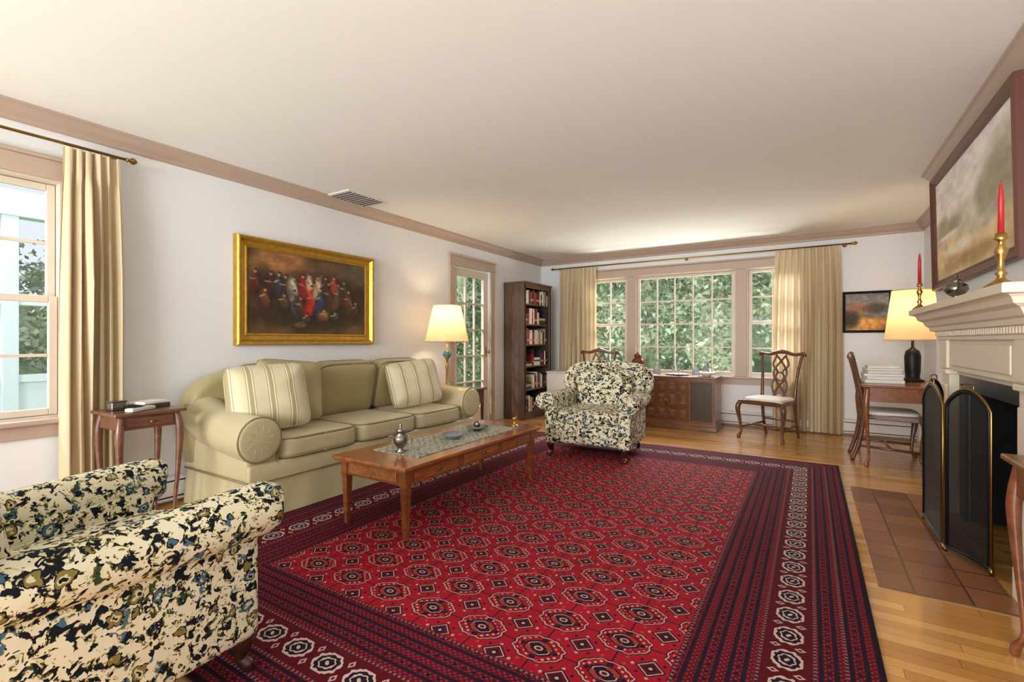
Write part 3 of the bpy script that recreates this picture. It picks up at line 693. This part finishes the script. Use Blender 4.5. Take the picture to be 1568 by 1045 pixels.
# ------------------------------------------------------------------ paintings
def vnoise(w,h,n,seed):
    r=np.random.RandomState(seed); g=r.rand(n+2,n+2); yy=np.linspace(0,n,h); xx=np.linspace(0,n,w)
    y0=yy.astype(int);x0=xx.astype(int);fy=(yy-y0)[:,None];fx=(xx-x0)[None,:]; fy=fy*fy*(3-2*fy); fx=fx*fx*(3-2*fx)
    a=g[y0][:,x0];b_=g[y0][:,x0+1];c=g[y0+1][:,x0];d=g[y0+1][:,x0+1]
    return a*(1-fx)*(1-fy)+b_*fx*(1-fy)+c*(1-fx)*fy+d*fx*fy
def fbm(w,h,n,seed): return sum(vnoise(w,h,n*2**k,seed+k)/2**(k+1) for k in range(4))/.9375
def painting(name,cf,w,h,prof,mat,M,W=260,Hh=160):
    e=bpy.data.objects.new(name,None); scene.collection.objects.link(e); e.matrix_world=M
    b=B('frame'); vs=[];fs=[];k=len(prof)
    for o,z in prof: vs+=[(-w/2-o,-h/2-o,z),(w/2+o,-h/2-o,z),(w/2+o,h/2+o,z),(-w/2-o,h/2+o,z)]
    for j in range(k-1):
        for i in range(4): fs.append((j*4+i,j*4+(i+1)%4,(j+1)*4+(i+1)%4,(j+1)*4+i))
    b.add(vs,fs,mat,False); b.make(parent=e)
    U,V=np.meshgrid(np.linspace(0,1,W),np.linspace(0,1,Hh)); col=cf(U,V,W,Hh)
    vs=np.stack([(U-.5)*w*1.01,(V-.5)*h*1.01,np.full_like(U,.012)],-1).reshape(-1,3)
    idx=np.arange(W*Hh).reshape(Hh,W); fs=np.stack([idx[:-1,:-1],idx[:-1,1:],idx[1:,1:],idx[1:,:-1]],-1).reshape(-1,4)
    me=bpy.data.meshes.new('canvas'); me.from_pydata(vs.tolist(),[],fs.tolist())
    ca=me.color_attributes.new('paint','FLOAT_COLOR','POINT')
    c=np.clip(col,0,255)/255; c=np.where(c<=.04045,c/12.92,((c+.055)/1.055)**2.4); c=np.concatenate([c,np.ones(c.shape[:2]+(1,))],-1)
    ca.data.foreach_set('color',c.reshape(-1).astype(np.float32))
    m,nt,p=newmat(name+'_canvas'); a=nt.nodes.new('ShaderNodeAttribute'); a.attribute_name='paint'
    n=noise(nt,coords(nt),70,3); cc=mixc(nt,n*.08,S(nt,a.outputs['Color']),C(60,44,30)); nt.links.new(cc.k,p.inputs['Base Color']); p.inputs['Roughness'].default_value=.6
    bumpit(nt,p,n,.1,.003)
    me.materials.append(m); o=bpy.data.objects.new('canvas',me); scene.collection.objects.link(o); o.parent=e
    return e
def ell(col,U,V,x,y,rx,ry,c,soft=.35,rot=0):
    dx=(U-x);dy=(V-y); ca,sa=math.cos(rot),math.sin(rot); a=dx*ca+dy*sa; b_=-dx*sa+dy*ca
    d=np.sqrt((a/rx)**2+(b_/ry)**2); m=np.clip((1+soft/2-d)/soft,0,1)[...,None]
    return col*(1-m)+np.array(c,float)*m
def cf_main(U,V,W,Hh):
    n=fbm(W,Hh,5,3)[...,None]; c=np.array([46,32,20.])+n*np.array([50,40,26.])
    sky=np.clip((V-.42)*2.4,0,1)*np.clip(1.15-abs(U-.2)*1.9,0,1); c=c+sky[...,None]*np.array([84,54,28.])*n*1.5
    c=c+(np.clip((V-.6)*2.8,0,1)*np.clip((U-.5)*2,0,1))[...,None]*np.array([30,40,36.])
    c=c+(np.clip(.36-V,0,1)*1.2)[...,None]*np.array([88,66,32.])*n
    c=ell(c,U,V,.55,.45,.36,.32,(40,28,20),soft=.9); c=ell(c,U,V,.14,.5,.05,.3,(54,38,24),soft=.9)
    figs=[(.06,.60,.03,.14,(92,40,26)),(.17,.58,.035,.15,(58,36,28)),(.13,.42,.035,.11,(100,56,34)),(.23,.60,.03,.13,(44,54,68)),(.28,.56,.03,.15,(54,42,34)),
      (.345,.56,.045,.14,(164,152,136)),(.35,.38,.04,.15,(100,100,104)),(.42,.58,.04,.16,(134,32,26)),(.40,.34,.05,.12,(64,46,40)),(.475,.64,.03,.12,(184,162,136)),(.49,.40,.05,.21,(172,36,28)),
      (.545,.60,.035,.15,(172,148,120)),(.57,.42,.045,.17,(48,58,86)),(.615,.62,.03,.13,(96,48,34)),(.64,.48,.045,.2,(60,42,32)),(.69,.66,.035,.11,(150,54,40)),(.73,.5,.045,.18,(100,70,44)),(.785,.60,.04,.12,(56,50,46)),(.83,.45,.045,.15,(88,58,38)),
      (.60,.25,.06,.07,(118,84,52)),(.70,.24,.05,.05,(56,62,52)),(.45,.2,.04,.05,(72,52,38)),(.27,.40,.04,.08,(80,56,36)),(.9,.35,.03,.1,(68,46,32))]
    for f in figs:
        r=(f[0]*37%1-.5)*.5
        c=ell(c,U,V,f[0]+.008,f[1]-.01,f[2]*1.1,f[3]*1.05,tuple(q*.4 for q in f[4]),.8,r)
        c=ell(c,U,V,f[0],f[1],f[2]*.9,f[3],f[4],.8,r)
        c=ell(c,U,V,f[0]+.003,f[1]+f[3]*1.02,.011,.026,(186,140,106),.6); c=ell(c,U,V,f[0]+.006,f[1]+f[3]*1.02+.018,.011,.014,(60,36,24),.6)
        c=ell(c,U,V,f[0]+.012,f[1]+f[3]*.2,f[2]*.3,f[3]*.6,tuple(min(255,q*1.3) for q in f[4]),.9,.3)
        c=ell(c,U,V,f[0]-.018,f[1]+f[3]*.35,.026,.010,(168,124,90),.7,(f[0]*91%1-.5)*2)
    c=ell(c,U,V,.4,.12,.045,.035,(100,78,54),.5); c=ell(c,U,V,.425,.15,.015,.02,(92,70,46),.5); c=ell(c,U,V,.62,.12,.06,.03,(60,44,32),.5)
    return c*(.76+.44*fbm(W,Hh,18,9)[...,None])
def cf_right(U,V,W,Hh):
    n=fbm(W,Hh,5,21)[...,None]; c=np.array([254,238,214.])-V[...,None]*np.array([20,10,-10.])+n*16
    t=np.clip((.60+.06*fbm(W,Hh,6,5)-V+.16*np.clip(U-.55,0,1))*9,0,1)[...,None]
    c=c*(1-t)+(np.array([190,182,158.])+n*50)*t
    g=np.clip((.36+.05*np.sin(U*7)-V)*12,0,1)[...,None]; c=c*(1-g)+(np.array([236,208,156.])*(.8+.4*n))*g
    for x,y,rx,ry in ((.78,.56,.10,.2),(.9,.58,.11,.24),(.67,.52,.07,.13),(.12,.5,.08,.1),(.3,.47,.1,.06)): c=ell(c,U,V,x,y,rx,ry,(172,164,136),1.1)
    c=ell(c,U,V,.35,.24,.25,.05,(250,236,208),.8); c=ell(c,U,V,.55,.1,.35,.06,(190,154,104),.9); c=ell(c,U,V,.2,.4,.15,.02,(250,242,228),.8)
    return c*(.88+.24*fbm(W,Hh,18,8)[...,None])
def cf_back(U,V,W,Hh):
    n=fbm(W,Hh,5,31)[...,None]; c=np.array([104,100,96.])+n*60
    h=np.clip((.5+.12*np.sin(U*5+1)-V)*10,0,1)[...,None]; c=c*(1-h)+(np.array([160,114,60.])*(.5+n))*h
    c=ell(c,U,V,.35,.62,.3,.13,(160,108,72),.7); c=ell(c,U,V,.7,.6,.25,.14,(78,68,58),.7); c=ell(c,U,V,.6,.2,.4,.14,(230,164,74),.8); c=ell(c,U,V,.12,.3,.2,.2,(50,40,32),.8)
    return c*(.75+.5*fbm(W,Hh,14,18)[...,None])
gp=[(.0,.0),(0,.016),(-.0,.02),(.012,.026),(.02,.02),(.05,.028),(.07,.055),(.085,.06),(.095,.045),(.1,.0)]
def mt(right,up,nrm,pos): 
    m=Matrix.Identity(4)
    for i,c in enumerate((right,up,nrm,pos)):
        for j in range(3): m[j][i]=c[j]
    return m
painting('framed_oil_painting',cf_main,1.2,.69,gp,m_gold,mt((0,1,0),(0,0,1),(1,0,0),(XL+.004,2.745,1.558)))
m_mah=pmat('mahogany_frame',C(94,52,40),.35,var=.1)
rp=[(0,0),(0,.016),(.012,.022),(.016,.018),(.03,.022),(.05,.04),(.062,.04),(.07,.03),(.07,0)]
painting('framed_landscape_painting',cf_right,1.68,.73,rp,m_mah,mt((0,-1,0),(-.02,0,.9998),(-.9998,0,-.02),(XC-.014,4.04,1.975)))
bp=[(0,0),(0,.014),(.008,.018),(.025,.025),(.03,.02),(.03,0)]
painting('framed_landscape_print',cf_back,.42,.44,bp,m_black,mt((1,0,0),(0,0,1),(0,-1,0),(.58,YB-.004,1.50)))
# ------------------------------------------------------------------ fireplace mantel
def mantel():
    b=B('fireplace_mantel'); W=m_mantel; F=XC
    ya,yb=2.80,4.46
    b.bx(F-.02,F,2.98,3.12,.0,.95,m_slate); b.bx(F-.02,F,4.13,4.28,0,.95,m_slate); b.bx(F-.02,F,3.12,4.13,.84,.95,m_slate)
    for y0,y1 in ((ya,3.0),(4.26,yb)):
        b.bx(F-.07,F,y0,y1,0,.93,W,.003); b.bx(F-.09,F,y0-.012,y1+.012,0,.14,W,.006)
        b.bx(F-.085,F-.07,y0+.03,y1-.03,.2,.86,W,.006); b.bx(F-.09,F,y0-.01,y1+.01,.93,.96,W,.005)
    b.bx(F-.07,F,ya,yb,.96,1.17,W,.003); b.bx(F-.08,F-.07,3.08,4.18,.99,1.13,W,.006)
    b.bx(F-.03,F,3.0,4.26,.93,.96,W)
    for y0,y1 in ((ya,3.0),(4.26,yb)): b.bx(F-.085,F,y0,y1,.97,1.16,W,.004)
    b.bx(F-.09,F,ya-.02,yb+.02,1.155,1.18,W,.005)
    n=44
    for i in range(n):
        y=ya-.02+(yb-ya+.04)*(i+.5)/n; b.bx(F-.105,F-.09,y-.011,y+.011,1.185,1.215,W)
    prof=[(.09,1.18),(.095,1.215),(.12,1.22),(.125,1.245),(.14,1.255),(.155,1.285),(.18,1.30),(.19,1.325),(.20,1.335),(.225,1.34),(.225,1.375),(.22,1.38)]
    vs=[]
    for o,z in prof:
        e=o-.07; vs+=[(F,ya-e-.05,z),(F-o,ya-e-.05,z),(F-o,yb+e+.05,z),(F,yb+e+.05,z)]
    fs=[(j*4+i,j*4+i+1,j*4+5+i,j*4+4+i) for j in range(len(prof)-1) for i in range(3)]
    k=len(vs)-4; fs+=[(0,1,2,3),(k,k+1,k+2,k+3)]
    b.add(vs,fs,W,False); b.make()
mantel()
def candlestick(h,ch,loc,s=1):
    b=B('brass_candlestick')
    b.lathe([(.055*s,0),(.056*s,.008),(.04*s,.02),(.018*s,.035),(.012*s,.05),(.022*s,.06),(.012*s,.075),(.01*s,h*.5),(.018*s,h*.6),(.024*s,h*.68),(.012*s,h*.78),(.01*s,h*.86),(.026*s,h*.9),(.02*s,h*.93),(.018*s,h),(.0,h)],(0,0,0),m_brass,24)
    b.lathe([(.011,h-.01),(.010,h+ch*.7),(.006,h+ch-.01),(0,h+ch)],(0,0,0),m_red,14); b.tube([(0,0,h+ch-.003),(0,0,h+ch+.008)],.001,m_black,5)
    b.make(loc)
MZ=1.38
candlestick(.235,.22,(.70,2.87,MZ)); candlestick(.2,.22,(.69,4.61,MZ),.8)
b=B('silver_teapot'); b.lathe([(.03,0),(.033,.008),(.016,.02),(.04,.035),(.056,.06),(.05,.085),(.024,.1),(.028,.106),(.016,.12),(.006,.128),(.01,.138),(0,.146)],(0,0,0),m_silver,24)
stube(b,[(0,-.045,.05),(0,-.075,.065),(0,-.095,.1)],[.012,.009,.007],m_silver); stube(b,[(0,.04,.085),(0,.085,.095),(0,.085,.05),(0,.045,.045)],.005,m_dark); b.make((.70,3.62,MZ))
def screen():
    b=B('fireplace_screen'); P=[(.755,4.22),(.62,4.02),(.62,3.47),(.755,3.20)]
    for i in range(3):
        p0=Vector((P[i][0],P[i][1],0)); p1=Vector((P[i+1][0],P[i+1][1],0)); d=p1-p0; w=d.length; d.normalize()
        p0=p0+d*.012; w-=.024
        h0=.80; ar=.10
        top=[(w*t,h0+ar*math.sin(PI*t)**.75 if 0<t<1 else h0) for t in np.linspace(0,1,17)]
        to3=lambda x,z:(p0+d*x)+Vector((0,0,z))
        path=[to3(0,.03)]+[to3(x,z) for x,z in top]+[to3(w,.03),to3(0,.03)]
        b.tube(path,.0065,m_dbrass,8)
        ins=[to3(min(max(x,.012),w-.012),z-.014) for x,z in top]
        b.tube([to3(.012,.045)]+ins+[to3(w-.012,.045),to3(.012,.045)],.009,m_black,6)
        poly=[to3(0.01,.04)]+[to3(x,z-.005) for x,z in top]+[to3(w-.01,.04)]
        b.add(poly,[list(range(len(poly)))],m_mesh,False)
        for x in (0,w): b.tube([to3(x,0.0065),to3(x,.04)],.009,m_dbrass,8)
        b.tube([to3(0,.04),to3(w,.04)],.008,m_black,8)
        stube(b,[to3(w*.5-.04,h0+ar),to3(w*.5-.03,h0+ar+.025),to3(w*.5+.03,h0+ar+.025),to3(w*.5+.04,h0+ar)],.004,m_dbrass)
    b.make()
screen()
m_near=wood('near_table_wood',C(84,42,24),C(140,82,46))
legtable('tea_table',.245,.5,.73,(.728,2.245,0),m_near,m_near,.12,rz=0,ls=.75)
# ------------------------------------------------------------------ outdoors
b=B('garden_lawn'); b.bx(-40,30,-20,45,-.6,-.5,m_grass); b.make()
def foliage(name,regs,n):
    r=np.random.RandomState(7)
    cs=[]
    for (x0,x1,y0,y1,z0,z1,k) in regs:
        for _ in range(k): cs.append((r.uniform(x0,x1),r.uniform(y0,y1),r.uniform(z0,z1),r.uniform(.4,1.0)))
    cs=np.array(cs); ci=r.randint(0,len(cs),n); 
    d=r.normal(size=(n,3)); d/=np.linalg.norm(d,axis=1)[:,None]; rr=cs[ci,3]*(r.rand(n)**.4)
    c=cs[ci,:3]+d*rr[:,None]; a=r.normal(size=(n,3)); a/=np.linalg.norm(a,axis=1)[:,None]; q=r.normal(size=(n,3)); bb=np.cross(a,q); bb/=np.linalg.norm(bb,axis=1)[:,None]
    s=r.uniform(.04,.10,n)[:,None]
    V=np.stack([c-a*s,c-bb*s*.5,c+a*s,c+bb*s*.5],1).reshape(-1,3); F=np.arange(4*n).reshape(n,4)
    me=bpy.data.meshes.new(name); me.from_pydata(V.tolist(),[],F.tolist()); me.materials.append(m_leaf)
    o=bpy.data.objects.new(name,me); scene.collection.objects.link(o)
foliage('garden_trees',[(-9,4,10.5,14,.7,3.6,105),(-15,-10,-3,4,.7,2.6,60),(-17,-11,8,17,.7,3.2,80)],66000)
def hedge(name,x0,y0,x1,y1,h,bulge):
    b=B(name); nu,nv=60,12; vs=[];fs=[]; d=Vector((x1-x0,y1-y0,0)); nrm=Vector((-d.y,d.x,0)).normalized(); r=np.random.RandomState(3)
    for j in range(nv+1):
        for i in range(nu+1):
            p=Vector((x0,y0,-.5))+d*(i/nu); vs.append(p+nrm*r.uniform(-bulge,bulge)+Vector((0,0,h*j/nv*(1+.12*math.sin(i*.9)+.1*r.rand()))))
    for j in range(nv):
        for i in range(nu): k=j*(nu+1)+i; fs.append((k,k+1,k+nu+2,k+nu+1))
    b.add(vs,fs,m_leaf,True); b.make()
hedge('hedge_row',-17.5,16,10,16,4.6,.5); hedge('hedge_row',-19,-6,-19,20,2.6,.5)
b=B('porch_frame')
for y in (-.4,1.35,3.1): b.bx(-6.6,-6.48,y-.06,y+.06,-.5,2.5,m_post,.01)
b.bx(-6.62,-6.46,-2,6,2.35,2.6,m_post,.01); b.bx(-6.58,-6.5,-2,4,.75,.82,m_post); b.bx(-6.55,-6.52,-2,3.1,-.5,.75,m_post); b.bx(-6.58,-6.5,-2,3.1,1.5,1.56,m_post)
b.make()
# ------------------------------------------------------------------ lights
w=bpy.data.worlds.new('sky'); scene.world=w; w.use_nodes=True; bg=w.node_tree.nodes['Background']; bg.inputs[0].default_value=(.82,.91,1,1); bg.inputs[1].default_value=.72
def area(name,loc,target,sx,sy,power,col=(1,1,1)):
    l=bpy.data.lights.new(name,'AREA'); l.shape='RECTANGLE'; l.size=sx; l.size_y=sy; l.energy=power; l.color=col
    o=bpy.data.objects.new(name,l); scene.collection.objects.link(o); o.location=loc
    o.rotation_euler=(Vector(target)-Vector(loc)).to_track_quat('-Z','Y').to_euler(); return o
K=(.98,.985,1); G=(1,.98,.94)
area('daylight_back',(-1.5,9.6,3.3),(-1.5,5.5,.8),4,1.3,420,K)
area('ceiling_fill_back',(-1.5,8.3,-.05),(-1.5,5.6,2.5),4,.8,165,G)  # added lamp hidden below the sill to brighten the ceiling; no patio there
area('daylight_left_window',(-6.0,.5,3.3),(-3.4,.8,1.2),1.6,1.2,90,K)
area('daylight_door',(-6.0,5.4,3.3),(-3.4,5.1,1.2),1.6,1.2,120,K)
area('fill_front',(-1.4,-5.0,1.9),(-1.4,4,1.3),4.5,1.8,400,K)  # fill lamp added behind the camera, shining in through the front wall opening
area('ceiling_fill_front',(-1.4,-3.2,-.2),(-1.4,2.6,2.5),4.3,1.0,225,K)  # low lamp added out of view, aimed up to even out the ceiling
s=bpy.data.lights.new('sun','SUN'); s.energy=2.2; s.angle=.05; s.color=(1,.96,.9); so=bpy.data.objects.new('sun',s); scene.collection.objects.link(so); so.rotation_euler=(math.radians(-48),0,math.radians(160))
# ------------------------------------------------------------------ camera
cd=bpy.data.cameras.new('camera'); cam=bpy.data.objects.new('camera',cd); scene.collection.objects.link(cam)
cd.sensor_width=36; cd.lens=733/1568*36; cd.clip_start=.03; cam.location=(0,0,1.15); cam.rotation_euler=(PI/2,0,math.radians(31.9))
scene.camera=cam
scene.view_settings.view_transform='Standard'; scene.view_settings.exposure=.42
